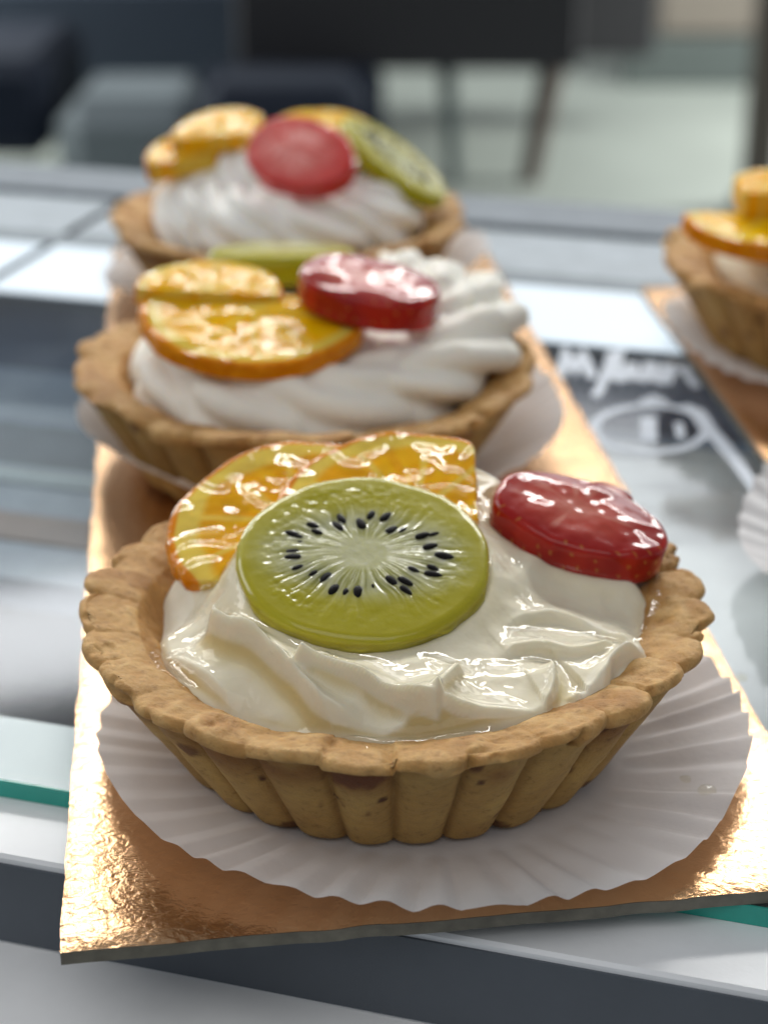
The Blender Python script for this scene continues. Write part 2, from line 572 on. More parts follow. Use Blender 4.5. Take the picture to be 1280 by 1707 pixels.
def citrus_colour(cx, cy, R, pulp=(.70, .315, .002), pale=(.70, .52, .09), rind=(.64, .20, .002), seed=0, pith=.15, nseg=10, rot=.3):
    def f(x, y, part, z):
        dx, dy = x - cx, y - cy
        d = np.hypot(dx, dy) / R
        a = np.arctan2(dy, dx) + rot + .06 * vnoise(dx, dy, 1, seed)
        seg = np.abs(((a / (2 * np.pi) * nseg) % 1) - .5) * 2          # 1 on the membranes
        dist = (1 - seg) * d * R * np.pi / nseg
        ves = fbm(a * 9, d * 2.6, seed, seed + 3, 4)
        c = mixc(np.broadcast_to(pulp, x.shape + (3,)), [p * k for p, k in zip(pulp, (1.05, 1.22, 1.6))], sstep(-.7, .9, ves))
        c = mixc(c, [p * .75 for p in pulp], .6 * sstep(.3, 1., vnoise(a * 4, d * 4, 5, seed)))
        c = mixc(c, pale, .65 * sstep(.075, .03, dist) * sstep(.03, .15, d))
        c = mixc(c, pale, .8 * sstep(.14, .05, d))
        e = 1 - pith * (1 + .25 * vnoise(dx * 2, dy * 2, 3, seed))
        c = mixc(c, pale, .9 * sstep(e - .06, e + .02, d))
        rr = sstep(.935, .955, d + .008 * vnoise(dx * 7, dy * 7, 1, seed))
        rc = mixc(np.broadcast_to(rind, x.shape + (3,)), (.72, .27, .004), sstep(-.4, .9, vnoise(dx * 8, dy * 8, z * 8, seed)))
        c = mixc(c, rc, rr)
        return c
    return f

def kiwi_colour(a, b, seed=0, green=(.36, .32, .004), corek=1.0):
    def f(x, y, part, z):
        u, v = x / a, y / b
        d = np.hypot(u, v)
        t = np.arctan2(v, u) + .10 * vnoise(u * 4, v * 4, 2, seed)
        e = np.hypot(x / (a * 1.22), y / (b * .80))
        thr = sstep(.62, .92, 1 - np.abs(vnoise(np.cos(t) * 11, np.sin(t) * 11, d * .9, seed)) ) 
        thr2 = sstep(.7, .95, 1 - np.abs(vnoise(np.cos(t) * 19, np.sin(t) * 19, d * 1.2, seed + 3)))
        core = sstep(.40, .22, np.hypot(x / (a * 1.35), y / (b * .62)) + .03 * vnoise(x * 3, y * 3, 1, seed)) * corek
        c = np.broadcast_to(green, x.shape + (3,))
        c = mixc(c, (.36, .31, .012), sstep(.8, 1, d) * .6)
        c = mixc(c, (.31, .31, .085), sstep(.85, .35, e) * .85)
        c = mixc(c, (.08, .095, .02), .68 * np.exp(-((e - .46) / .13) ** 2) * (.6 + .4 * vnoise(np.cos(t) * 5, np.sin(t) * 5, 0, seed)))
        c = mixc(c, (.62, .61, .40), .68 * np.maximum(thr * .8, thr2 * .6) * sstep(.80, .5, e) * sstep(.12, .25, e))
        c = mixc(c, (.50, .49, .28), core)
        if part: c = mixc(np.broadcast_to(green, x.shape + (3,)), (.36, .34, .010), sstep(-.5, .8, vnoise(x * 2, y * 2, z * 4, seed)))
        return c
    return f

def kiwi_relief(a, b, seed=0, amp=.011):
    def f(x, y):
        u, v = x / a, y / b
        d = np.hypot(u, v)
        t = np.arctan2(v, u) + .10 * vnoise(u * 4, v * 4, 2, seed)
        r1 = sstep(.55, 1, 1 - np.abs(vnoise(np.cos(t) * 11, np.sin(t) * 11, d * .9, seed)))
        r2 = sstep(.6, 1, 1 - np.abs(vnoise(np.cos(t) * 19, np.sin(t) * 19, d * 1.2, seed + 3)))
        win = sstep(.14, .3, d) * sstep(.84, .52, d + .12 * vnoise(np.cos(t) * 3, np.sin(t) * 3, 0, seed))
        grain = fbm(x * 11, y * 11, 0, seed + 4, 2) * sstep(.95, .75, d) * (.2 + .6 * np.exp(-((d - .74) / .14) ** 2) + .6 * sstep(.3, .1, d))
        patch = .35 + sstep(-.2, .6, vnoise(x * .9, y * .9, 6, seed) - .35 * u)
        return amp * (.8 * r1 + .5 * r2 - .4) * win * (1 + .5 * vnoise(x * 9, y * 9, 3, seed)) + .008 * grain * patch
    return f

_seed_me = None
def seed_mesh():
    global _seed_me
    if _seed_me is None:
        n, m = 14, 12
        V = []
        for i in range(n):
            t = i / (n - 1)
            x = (t - .5) * .23
            r = .060 * math.sqrt(max(0, math.sin(math.pi * (t ** .8)))) + .001
            for k in range(m):
                w = 2 * math.pi * k / m
                V.append((x, r * math.cos(w), .7 * r * math.sin(w)))
        _seed_me = mesh('seed', V, grid_faces(n, m, True))
    return _seed_me

def add_kiwi(t, loc, rot, a, b, thick, seed, seeds=True, wedge=(), amp=.010, corek=1.0, m='kiwi', nt=420, nr=150):
    out0 = lambda ph: (a * b / np.sqrt((b * np.cos(ph)) ** 2 + (a * np.sin(ph)) ** 2)) * (1 + .012 * vnoise(np.cos(ph) * 3, np.sin(ph) * 3, seed, 1))
    me = star_slice(out0, thick, kiwi_colour(a, b, seed, corek=corek), nt, nr, .02, .012, seed, kiwi_relief(a, b, seed, amp), round_=thick * .45)
    k = link('kiwi_slice', me, M[m], t, tmat(loc, *rot))
    if seeds:
        r = np.random.default_rng(seed + 5)
        n = 33
        for i in range(n):
            w = 2 * math.pi * (i + r.uniform(-.7, .7)) / n
            d = r.uniform(.39, .57)
            x, y = a * d * 1.16 * math.cos(w), b * d * .86 * math.sin(w)
            s = r.uniform(.85, 1.35)
            mm = tmat((x, y, thick / 2 + r.uniform(-.018, .008)), 0, 0, math.degrees(math.atan2(y / b, x / a)) + r.uniform(-14, 14)) @ Matrix.Diagonal((s, s * r.uniform(.85, 1.1), 1, 1))
            link('seed', seed_mesh(), M['seed'], k, mm)
    return k

def berry_colour(L, W, seed=0, pink=0.0):
    def f(x, y, part, z):
        u, v = x / L, y / W
        d = np.hypot(u, v)
        n = fbm(x * 2, y * 2, z, seed, 3)
        t = np.arctan2(v, u)
        rays = vnoise(np.cos(t) * 6, np.sin(t) * 6, d * 2, seed)
        if part == 0:
            c = np.broadcast_to((.28, .011, .008), x.shape + (3,))
            c = mixc(c, (.46, .07, .045), sstep(.85, .4, d + .08 * rays) * .8)
            c = mixc(c, (.60, .26, .19), .5 * sstep(.2, .8, rays) * sstep(.8, .5, d))
            c = mixc(c, (.60, .22, .16), sstep(.35, .1, d + .1 * n) * .4)
            return mixc(mixc(c, (.72, .10, .09), pink * .8), (.95, .55, .50), pink * sstep(1.0, .25, d + .25 * rays) * (.5 + .5 * np.clip(rays + .5 * n, -1, 1)))
        c = mixc(np.broadcast_to((.29 + .25 * pink, .006 + .03 * pink, .005 + .03 * pink), x.shape + (3,)), (.40 + .2 * pink, .016, .008), sstep(-.5, .8, n))
        # yellow pips on a loose staggered net round the side
        per = t / (2 * np.pi) * 30
        row = np.floor(z / .21 + 50)
        cell = np.floor(per + .5 * (row % 2))
        j1 = _hash(cell.astype(np.int64) % 30, row.astype(np.int64), 3, seed) - .5
        j2 = _hash(cell.astype(np.int64) % 30, row.astype(np.int64), 4, seed) - .5
        pu = (per + .5 * (row % 2)) % 1 - .5 + .4 * j1
        pv = (z / .21 + 50) % 1 - .5 + .5 * j2
        pip = sstep(.15, .07, np.hypot(pu * 1.2, pv * .8)) * (j1 + j2 > -.35)
        return mixc(c, (.46, .20, .04), .7 * pip)
    return f

def add_berry(t, loc, rot, L, W, thick, seed, pink=0.0):
    """cut strawberry: pointed at +x, blunt at -x"""
    def out(ph):
        c, s = np.cos(ph), np.sin(ph)
        r = L * W / np.sqrt((W * c) ** 2 + (L * s) ** 2)
        return r * (1 + (.06 + .08 * pink) * c * np.abs(c) - .06 * np.exp(-((np.abs(ph - np.pi)) / .3) ** 2) + .025 * vnoise(c * 3, s * 3, seed, 2))
    me = star_slice(out, thick, berry_colour(L, W, seed, pink), 300, 60, .06, .03, seed, round_=.12)
    return link('strawberry_slice', me, M['berry'], t, tmat(loc, *rot))

def add_orange(t, loc, rot, R, planes=(), thick=.38, seed=0, c=(0, 0), label=None, curl=None, wob=.035, pulp=(.70, .315, .002), rotseg=.3, pith=.15, m='orange'):
    """orange slice: flesh and pith are one slab, the rind a band of its own round the arc"""
    out = disc_outline(c[0], c[1], R, planes, .02, seed)
    me = star_slice(out, thick, citrus_colour(c[0], c[1], R, seed=seed, pulp=pulp, rot=rotseg, pith=pith), 420, 90, .0, wob, seed, curl=curl, round_=.06)
    return link('orange_slice', me, M[m], t, tmat(loc, *rot))

# ------------------------------------------------------------------ front tart
G1 = 'fruit tarts in a row on the gold board'
C1 = Vector((.15, 23.72, .12))
t1 = empty('fruit_tart', C1)
tag(t1, 'nearest tart, round kiwi slice over two orange slices and strawberry on glazed cream', 'tart', G1)
add_shell(t1, 1, 0, 1.035)
def loc1(px, py, z):
    p = at(px, py, z + C1.z)
    return p - C1

# cream: a dome with overlapping spatula folds; each fold is a lip along a curve
N = 460
gx = np.linspace(-4.3, 4.3, N)
GX, GY = np.meshgrid(gx, gx)
RR = np.hypot(GX, GY)
TH = np.arctan2(GY, GX)

def fold(curve_px, height, width, length, zref):
    """raised on the left-hand side of the curve (walking along it), lip on the curve itself"""
    P = np.array([list(loc1(px, py, zref))[:2] for px, py in curve_px])
    # resample with a Catmull-Rom spline
    Q = []
    E = np.vstack([2 * P[0] - P[1], P, 2 * P[-1] - P[-2]])
    for i in range(1, len(E) - 2):
        for s in np.linspace(0, 1, 14, endpoint=False):
            a, b, c, d = E[i - 1], E[i], E[i + 1], E[i + 2]
            Q.append(.5 * (2 * b + (c - a) * s + (2 * a - 5 * b + 4 * c - d) * s * s + (-a + 3 * b - 3 * c + d) * s ** 3))
    Q.append(P[-1])
    Q = np.array(Q)
    best = np.full(GX.shape, 1e9)
    sign = np.zeros(GX.shape)
    par = np.zeros(GX.shape)
    for i in range(len(Q) - 1):
        a, b = Q[i], Q[i + 1]
        ab = b - a
        tt = np.clip(((GX - a[0]) * ab[0] + (GY - a[1]) * ab[1]) / (ab @ ab), 0, 1)
        dx, dy = GX - a[0] - tt * ab[0], GY - a[1] - tt * ab[1]
        d = np.hypot(dx, dy)
        k = d < best
        best = np.where(k, d, best)
        sign = np.where(k, np.sign(ab[0] * dy - ab[1] * dx), sign)
        par = np.where(k, (i + tt) / (len(Q) - 1), par)
    sd = best * sign
    taper = sstep(0, .16, par) * sstep(1, .84, par)
    return height * taper * sstep(-width, width, sd) * (.55 * np.exp(-np.maximum(sd, 0) / length) + .55 * np.exp(-(np.maximum(sd - .05, 0) / .20))) * (1 + .15 * vnoise(GX * 2, GY * 2, 3, 5))

edge = 3.62 + .16 * vnoise(np.cos(TH) * 1.5, np.sin(TH) * 1.5, 1, 40) + .3 * np.clip(np.cos(TH - .1), 0, 1) + .12 * np.clip(-np.sin(TH), 0, 1) - .30 * np.exp(-((np.degrees(TH) % 360 - 240) / 16) ** 2)
q = RR / edge
CR = 1.42 + .80 * np.sqrt(np.clip(1 - q ** 2.6, 0, 1)) ** .9
CR = CR + .10 * fbm(GX * .5, GY * .5, 2, 60, 2) + .02 * fbm(GX * 1.6, GY * 1.6, 2, 61, 3)
CR = np.where(q >= 1, 1.45, CR)
CR = CR - .25 * np.clip(-GX - 1.5, 0, 2) * .3
W_ = .05
env = sstep(1.0, .92, q)
folds = [
    ([(330, 1040), (365, 1075), (430, 1105), (490, 1140), (540, 1175), (600, 1200)], .55, W_, .8, 2.2),
    ([(480, 1096), (510, 1104), (545, 1112), (600, 1122), (680, 1140), (760, 1150)], .42, W_, .8, 2.5),
    ([(730, 1150), (745, 1110), (780, 1080)], .25, .06, .5, 2.5),
    ([(700, 1150), (770, 1165), (850, 1170), (905, 1160), (930, 1120), (915, 1075)], .36, .06, .7, 2.3),
    ([(870, 1200), (930, 1215), (985, 1180), (1030, 1150), (1075, 1120), (1105, 1085)], .36, .06, .7, 2.1),
    ([(940, 1120), (985, 1135), (1010, 1120), (1025, 1085), (1075, 1060), (1110, 1050)], .34, .05, .5, 2.3),
    ([(560, 1235), (640, 1200), (730, 1185), (830, 1200), (900, 1205)], .20, .06, .6, 2.1),
    ([(840, 1010), (920, 985), (1000, 1000), (1060, 1020)], .14, .08, .6, 2.6),
    ([(262, 1000), (262, 1050), (300, 1085), (350, 1120), (400, 1165)], .20, .06, .7, 2.1),
    ([(830, 1060), (900, 1045), (970, 1050), (1040, 1040)], .15, .06, .5, 2.5),
]
SEATS = []          # centre, tilt, half axes, thickness of each slice bedded in the cream
def seat(c, rot, a, b, thick):
    Rm = Euler([math.radians(k) for k in rot], 'XYZ').to_matrix()
    n = Rm @ Vector((0, 0, 1))
    X_, Y_ = GX - c[0], GY - c[1]
    zp = c[2] - (n.x * X_ + n.y * Y_) / n.z
    ax = Rm @ Vector((1, 0, 0))
    w = math.atan2(ax.y, ax.x)
    u, v = X_ * math.cos(w) + Y_ * math.sin(w), -X_ * math.sin(w) + Y_ * math.cos(w)
    d = np.hypot(u / a, v / (b * n.z))
    dist = (d - 1) * min(a, b)
    return zp, dist, thick
K1 = (loc1(606, 936, 2.80), (17, 2, -3), 1.84, 1.78, .32)
B1 = (loc1(950, 874, 2.72), (9, 12, -20), 1.41, .90, .58)
O1 = (loc1(500, 882, 2.55), (15, -7, 8), 1.9, 1.9, .34)
O2 = (loc1(690, 872, 2.86), (15, 3, -6), 1.85, 1.85, .34)
FREE = np.ones_like(CR)
for sp in (O1, O2, K1, B1):
    zp, dist, th_ = seat(*sp)
    carry = zp - th_ * .5 + .09
    CR = np.where(dist < .5, np.minimum(CR, carry + .10 + .7 * np.maximum(dist, 0)), CR)
    CR = np.where(dist < 0, np.minimum(np.maximum(CR, carry - .03), carry), CR)
    FREE = FREE * sstep(.0, .45, dist)
    CR = np.where(dist >= 0, np.maximum(CR, CR + (carry + .08 - CR) * np.exp(-(np.maximum(dist, 0) / .28) ** 1.3) * (carry > CR)), CR)
CR = blur(np.minimum(CR, 1.5 + 7 * np.clip(1.02 - q, 0, 1)), 4, 2)
for args in folds: CR = CR + fold(*args) * env * FREE
CR = CR + .012 * vnoise(GX * 5, GY * 5, 0, 64) * env
keep = (q < 1.02)
def heightfield(Zf, keepmask, skirt=None):
    idx = -np.ones(Zf.shape, int)
    f = keepmask[:-1, :-1] & keepmask[1:, :-1] & keepmask[:-1, 1:] & keepmask[1:, 1:]
    ii, jj = np.nonzero(f)
    used = np.zeros(Zf.shape, bool)
    for a, b in ((0, 0), (1, 0), (0, 1), (1, 1)): used[ii + a, jj + b] = True
    idx[used] = np.arange(used.sum())
    V = np.stack([GX[used], GY[used], Zf[used]], -1)
    F = np.stack([idx[ii, jj], idx[ii, jj + 1], idx[ii + 1, jj + 1], idx[ii + 1, jj]], -1)
    return V, F
V, Fq = heightfield(CR, keep)
link('whipped_cream', mesh('cream', V, Fq), M['cream'], t1)

# kiwi, oranges, strawberries of the nearest tart
add_orange(t1, O1[0], O1[1], 2.02, [(.62, -.10, .98), (-.25, -.97, 1.38)], .34, 3, pith=.2)
add_orange(t1, O2[0], O2[1], 2.06, [(.99, .10, .95), (-.1, -1, 1.0)], .34, 5)
add_kiwi(t1, K1[0], K1[1], K1[2], K1[3], K1[4], 2)
add_berry(t1, B1[0], B1[1], B1[2], B1[3], B1[4], 4)
add_berry(t1, loc1(1004, 838, 2.62), (4, 10, -15), .46, .36, .4, 9)

# clear glaze lying over cream and the inside of the rim
rim_in = np.interp(RR, [0, 2.94, 3.72, 4.04, 4.66], [1.1, 1.1, 1.95, 2.04, 2.1])
SUR = np.maximum(CR, rim_in)
GZ = blur(SUR, 6, 3)
for sp in (K1, B1, O1):
    zp, dist, th_ = seat(*sp)
    GZ = GZ + .10 * np.exp(-np.maximum(dist, 0) / .12) * (dist > -.1)
GZ = np.maximum(GZ, SUR - .01) + .03 + .02 * fbm(GX * 1.1, GY * 1.1, 4, 80, 3)
A = np.degrees(TH) % 360
lim = np.interp(A, [0, 12, 30, 60, 120, 160, 180, 200, 212, 222, 232, 248, 256, 268, 290, 305, 318, 335, 350, 360],
                [3.95, 4.05, 3.9, 3.6, 3.4, 3.0, 2.9, 3.75, 3.9, 3.6, 3.4, 3.4, 3.65, 3.95, 3.85, 3.75, 3.65, 3.65, 3.8, 3.95])
lim = lim + .12 + .12 * fbm(GX * 1.3, GY * 1.3, 1, 82, 3)
GZ = GZ - .12 * sstep(lim - .22, lim + .02, RR)
V, Fq = heightfield(GZ, (RR < lim + .02))
ii_ = np.clip(np.round((V[:, 1] - gx[0]) / (gx[1] - gx[0])).astype(int), 0, N - 1)
jj_ = np.clip(np.round((V[:, 0] - gx[0]) / (gx[1] - gx[0])).astype(int), 0, N - 1)
thick = np.clip(GZ - SUR, 0, 1)[ii_, jj_]
link('glaze', mesh('glaze', V, Fq, mixc(np.broadcast_to((.995, .988, .96), (len(V), 3)), (.90, .83, .62), sstep(.03, .22, thick))), M['glaze'], t1)

# ------------------------------------------------------------------ piped cream of the other tarts
def rope(path, rad, lobes, depth, twist, ns=72, n=160):
    """star-nozzle rope: V, F"""
    P = np.array(path, float)
    t = np.linspace(0, len(P) - 1, n)
    E = np.vstack([2 * P[0] - P[1], P, 2 * P[-1] - P[-2]])
    Q = []
    for s in t:
        i = min(int(s), len(P) - 2)
        u = s - i
        a, b, c, d = E[i], E[i + 1], E[i + 2], E[i + 3]
        Q.append(.5 * (2 * b + (c - a) * u + (2 * a - 5 * b + 4 * c - d) * u * u + (-a + 3 * b - 3 * c + d) * u ** 3))
    Q = np.array(Q)
    T = np.gradient(Q, axis=0)
    T /= np.linalg.norm(T, axis=1)[:, None]
    upv = np.array([0, 0, 1.0])
    A_ = np.cross(T, upv)
    A_ /= np.maximum(np.linalg.norm(A_, axis=1), 1e-3)[:, None]
    B_ = np.cross(A_, T)
    w = np.linspace(0, 2 * np.pi, ns, endpoint=False)
    rr = np.interp(np.linspace(0, 1, n), np.linspace(0, 1, len(rad)), rad)
    V = []
    for i in range(n):
        k = i / n
        lob = np.abs(np.cos((w + twist * k) * lobes / 2)) ** .7
        r = rr[i] * (1 - depth + depth * lob) * (1 + .06 * vnoise(k * 30, w * 0 + 1, 0, 3))
        V.append(Q[i] + A_[i] * (r * np.cos(w))[:, None] + B_[i] * (r * np.sin(w))[:, None] * .92)
    V = np.concatenate(V)
    F = grid_faces(n, ns, True).tolist()
    F.append(list(range(ns))[::-1])
    F.append([(n - 1) * ns + k for k in range(ns)])
    return V, F

def piped(t, ropes, matr, voxel=.06):
    Vs, Fs, o = [], [], 0
    for V, F in ropes:
        Vs.append(V)
        Fs += [[k + o for k in f] for f in F]
        o += len(V)
    me = mesh('cream', np.concatenate(Vs), Fs)
    ob = bpy.data.objects.new('whipped_cream', me)
    COL.objects.link(ob)
    m = ob.modifiers.new('r', 'REMESH')
    m.mode = 'VOXEL'
    m.voxel_size = voxel * S
    sm = ob.modifiers.new('s', 'SMOOTH')
    sm.iterations = 4
    dg = bpy.context.evaluated_depsgraph_get()
    me2 = bpy.data.meshes.new_from_object(ob.evaluated_get(dg))
    bpy.data.objects.remove(ob)
    return link('whipped_cream', me2, matr, t)

def ring(r, z, a0, a1, n=24, wob=0.0, rise=0.0, shrink=0.0):
    out = []
    for i in range(n):
        k = i / (n - 1)
        a = math.radians(a0 + (a1 - a0) * k)
        q = r * (1 - shrink * k) + wob * math.sin(9 * a)
        out.append((q * math.cos(a), q * math.sin(a), z + rise * k))
    return out

def blob(x, y, z, r, lobes=8, depth=.2, h=.9):
    pts = [(x, y, z + h * r * (k - .5) * 2) for k in (0, .25, .5, .75, 1)]
    # path is vertical: build as a lathe-like rope along a slightly bent axis
    w = np.linspace(0, 2 * np.pi, 64, endpoint=False)
    V = []
    n = 30
    for i in range(n):
        k = i / (n - 1)
        rr = r * math.sqrt(max(1e-3, 1 - (2 * k - 1) ** 2)) * (1.05 - .3 * k)
        lob = np.abs(np.cos((w + 1.6 * k) * lobes / 2)) ** .7
        q = rr * (1 - depth + depth * lob)
        V.append(np.stack([x + q * np.cos(w), y + q * np.sin(w), np.full(64, z + h * r * (2 * k - 1))], -1))
    F = grid_faces(n, 64, True).tolist()
    F.append(list(range(64))[::-1])
    F.append([(n - 1) * 64 + k for k in range(64)])
    return np.concatenate(V), F

# --- second tart
C2 = Vector((-1.62, 34.35, .12))
t2 = empty('fruit_tart', C2)
tag(t2, 'middle tart with a half orange slice rind forward and a strawberry slab on ruffled cream', 'tart', G1)
add_shell(t2, 2, 40, 1.05)
loc2 = lambda px, py, z: at(px, py, z + C2.z) - C2
piped(t2, [rope(ring(2.3, 1.75, 150, 545, 40, .05), [1.15, 1.2, 1.15, 1.2], 7, .22, 9),
           rope(ring(1.1, 2.1, 60, 420, 24), [1.0, 1.0, .9], 7, .2, 6),
           rope([loc2(px, py, z) for px, py, z in ((600, 640, 2.15), (680, 640, 2.25), (750, 610, 2.35), (800, 565, 2.45), (800, 520, 2.6), (750, 490, 2.75), (690, 470, 2.9))], [.3, .65, .9, .95, .9, .8, .5], 4, .55, 7.5),
           rope([loc2(px, py, z) for px, py, z in ((690, 560, 2.75), (740, 540, 2.85), (740, 500, 3.0), (690, 462, 3.15), (640, 440, 3.2))], [.35, .65, .75, .65, .35], 4, .5, 6),
           ], M['ivory_cream'], .07)
add_kiwi(t2, loc2(470, 437, 3.2), (-10, 0, 0), 1.6, 1.5, .62, 12, False, m='matte_kiwi', nt=240, nr=60)
add_orange(t2, loc2(425, 555, 3.12), (11, 1, 3), 2.2, [(.0, .99, 1.15)], .36, 13, c=(0, .7), pulp=(.78, .38, .002), m='matte_orange')
add_orange(t2, loc2(345, 485, 3.55), (6, 3, -8), 1.45, [(.1, -1, .45)], .36, 15, c=(.1, -.3), pulp=(.78, .38, .002), m='matte_orange')
add_berry(t2, loc2(605, 485, 3.75), (8, 9, -14), 1.42, .95, .62, 16, .1)

# --- third tart
C3 = Vector((-2.45, 45.6, .12))
t3 = empty('fruit_tart', C3)
tag(t3, 'farthest tart, tall white cream with an upright strawberry slice between orange and kiwi', 'tart', G1)
add_shell(t3, 3, 100, 1.05)
loc3 = lambda px, py, z: at(px, py, z + C3.z) - C3
piped(t3, [rope(ring(2.3, 2.15, 100, 500, 40, .06), [1.2, 1.3, 1.25, 1.2], 8, .30, 16),
           rope(ring(1.15, 3.0, 100, 460, 26), [1.05, 1.0, .9], 8, .28, 8),
           rope(ring(.3, 3.5, 0, 300, 12), [.9, .8, .5], 8, .25, 3)], M['white_cream'], .07)
add_orange(t3, loc3(345, 262, 3.6), (12, -4, 10), 1.45, [(.2, -1, .35), (.95, .1, .75)], .5, 21, c=(-.1, -.3), pulp=(.82, .38, .002), m='matte_orange')
add_orange(t3, loc3(382, 226, 4.15), (14, -2, -12), 1.3, [(.1, -1, .45), (1, 0, .7)], .45, 22, c=(-.1, -.2), pulp=(.82, .38, .002), m='matte_orange')
add_orange(t3, loc3(540, 215, 4.05), (4, 4, -10), 1.2, [(-.4, -.9, .5)], .36, 25, m='matte_orange')
add_berry(t3, loc3(490, 258, 4.1), (38, 10, -34), 1.5, 1.02, .5, 23, 1.0)
add_kiwi(t3, loc3(655, 270, 3.4), (-2, 36, -14), 1.65, 1.5, .36, 24, True, corek=.25, m='matte_kiwi', nt=240, nr=60)

# --- tart on the other board
C4 = Vector((11.25, 41.6, .12))
t4 = empty('fruit_tart', C4)
tag(t4, 'tart cut off by the right side of the photo, two stacked orange pieces on cream', 'tart')
add_shell(t4, 2, 200, 1.04)
loc4 = lambda px, py, z: at(px, py, z + C4.z) - C4
piped(t4, [rope(ring(2.2, 1.9, 200, 600, 40, .05), [1.1, 1.15, 1.1, 1.1], 7, .25, 12),
           rope(ring(1.1, 2.5, 60, 420, 24), [.95, .9, .85], 7, .2, 6)], M['cream'], .08)
add_orange(t4, loc4(1290, 385, 3.15), (8, 0, 4), 2.0, [(0, .99, .7)], .42, 33, c=(0, .6), pulp=(.80, .40, .003), m='matte_orange')
add_orange(t4, loc4(1290, 330, 3.75), (8, 0, 0), 1.1, [(0, -1, .5), (-1, 0, .85)], .6, 34, pulp=(.80, .34, .002), m='matte_orange')

# ------------------------------------------------------------------ paper cups
def make_cup(seed, R=5.05, rise=.62, npl=46):
    nt, nr = npl * 14, 46
    th = np.linspace(0, 2 * np.pi, nt, endpoint=False)
    r_ = np.random.default_rng(seed)
    u = th / (2 * np.pi) * npl + .25 * vnoise(np.cos(th) * 4, np.sin(th) * 4, seed, 1)
    pi = np.floor(u).astype(int) % npl
    x = u - np.floor(u)
    amp = r_.uniform(.55, 1.25, npl)
    sk = .62
    tri = np.where(x < sk, x / sk, (1 - x) / (1 - sk))
    soft = np.exp(-((np.degrees(th) - 275) / 55) ** 2)
    tri = tri * (1 - .8 * soft) + .8 * soft * (.5 - .5 * np.cos(2 * np.pi * x))
    am = np.interp(u, np.arange(npl + 1) + .5, np.append(amp, amp[0]), period=npl) if False else amp[pi]
    ct, st = np.cos(th), np.sin(th)
    Ro = R + .10 * vnoise(ct * 2, st * 2, seed, 3) + .05 * (tri - .5)
    ri = rise * (1 + .45 * vnoise(ct * 1.2, st * 1.2, seed, 4))
    V = []
    for k in range(nr):
        t = k / (nr - 1)
        r0 = 2.9
        if t < .25: r, s = np.full(nt, r0 * t / .25 + .002), 0
        else:
            s = (t - .25) / .75
            r = r0 + (Ro - r0) * s
        z = .02 + ri * (s ** 1.25) + .145 * am * (tri - .25) * min(1, s * 2.2) ** .8 * (.7 + .3 * s)
        z = np.maximum(z + .03 * vnoise(r * ct * 1.5, r * st * 1.5, 0, seed) * s, .012)
        a = th + .02 * s * vnoise(ct * 3, st * 3, 2, seed)
        V.append(np.stack([r * np.cos(a), r * np.sin(a), z], -1))
    return mesh('paper_cup', np.concatenate(V), grid_faces(nr, nt, True))

def cup(loc, seed, label, **kw):
    o = link('paper_cup', make_cup(seed, **kw), M['paper'])
    o.location = Vector(loc) * S
    return tag(o, label, 'paper cup', 'pleated paper cups under the tarts')
cup((.62, 23.22, 0), 51, 'flattened white pleated paper cup under the nearest kiwi tart', R=4.76, rise=.40)
cup((-1.25, 34.6, 0), 52, 'white pleated paper cup under the middle tart with the strawberry slab', R=4.95, rise=.9)
cup((-2.3, 45.6, 0), 53, 'white paper cup under the farthest tart, glimpsed at both its sides', R=4.95, rise=1.0)
cup((11.5, 41.4, 0), 54, 'white paper cup under the tart on the second gold board', R=4.8, rise=.5)
cup((11.35, 28.9, 0), 55, 'white pleated paper cup cut off at the right edge, nearest the strawberry', R=5.0, rise=.9)

# small leavings: glaze drops stuck to the front cup, crumbs fallen from the nearest shell
def pebble(r, seed, flat=1.0, n=18, m=12, rough=.25):
    V = []
    for i in range(m):
        a = math.pi * i / (m - 1)
        for k in range(n):
            w = 2 * math.pi * k / n
            d = Vector((math.sin(a) * math.cos(w), math.sin(a) * math.sin(w), math.cos(a)))
            q = r * (1 + rough * float(vnoise(d.x * 1.7, d.y * 1.7, d.z * 1.7, seed)))
            V.append((d.x * q, d.y * q, d.z * q * flat))
    return mesh('pebble', V, grid_faces(m, n, True, True), np.full((len(V), 3), (.97, .96, .92)))
cup1 = bpy.data.objects['paper_cup']
for k, (px, py, r) in enumerate(((1178, 1318, .13), (1142, 1298, .08), (1235, 1130, .10))):
    p = at(px, py, .42 if k < 2 else .55)
    link('glaze_drop', pebble(r, 3 + k, .5, rough=.15), M['glaze'], cup1, Matrix.Translation(p * S - cup1.location))
for (px, py, r, z, lab) in ((896, 1350, .045, .10, 'dark crumb on the paper cup right of the nearest shell base'),):
    o = link('crumb', pebble(r, int(px), .7), M['crumb'])
    o.location = at(px, py, z) * S
    tag(o, lab, 'crumb')

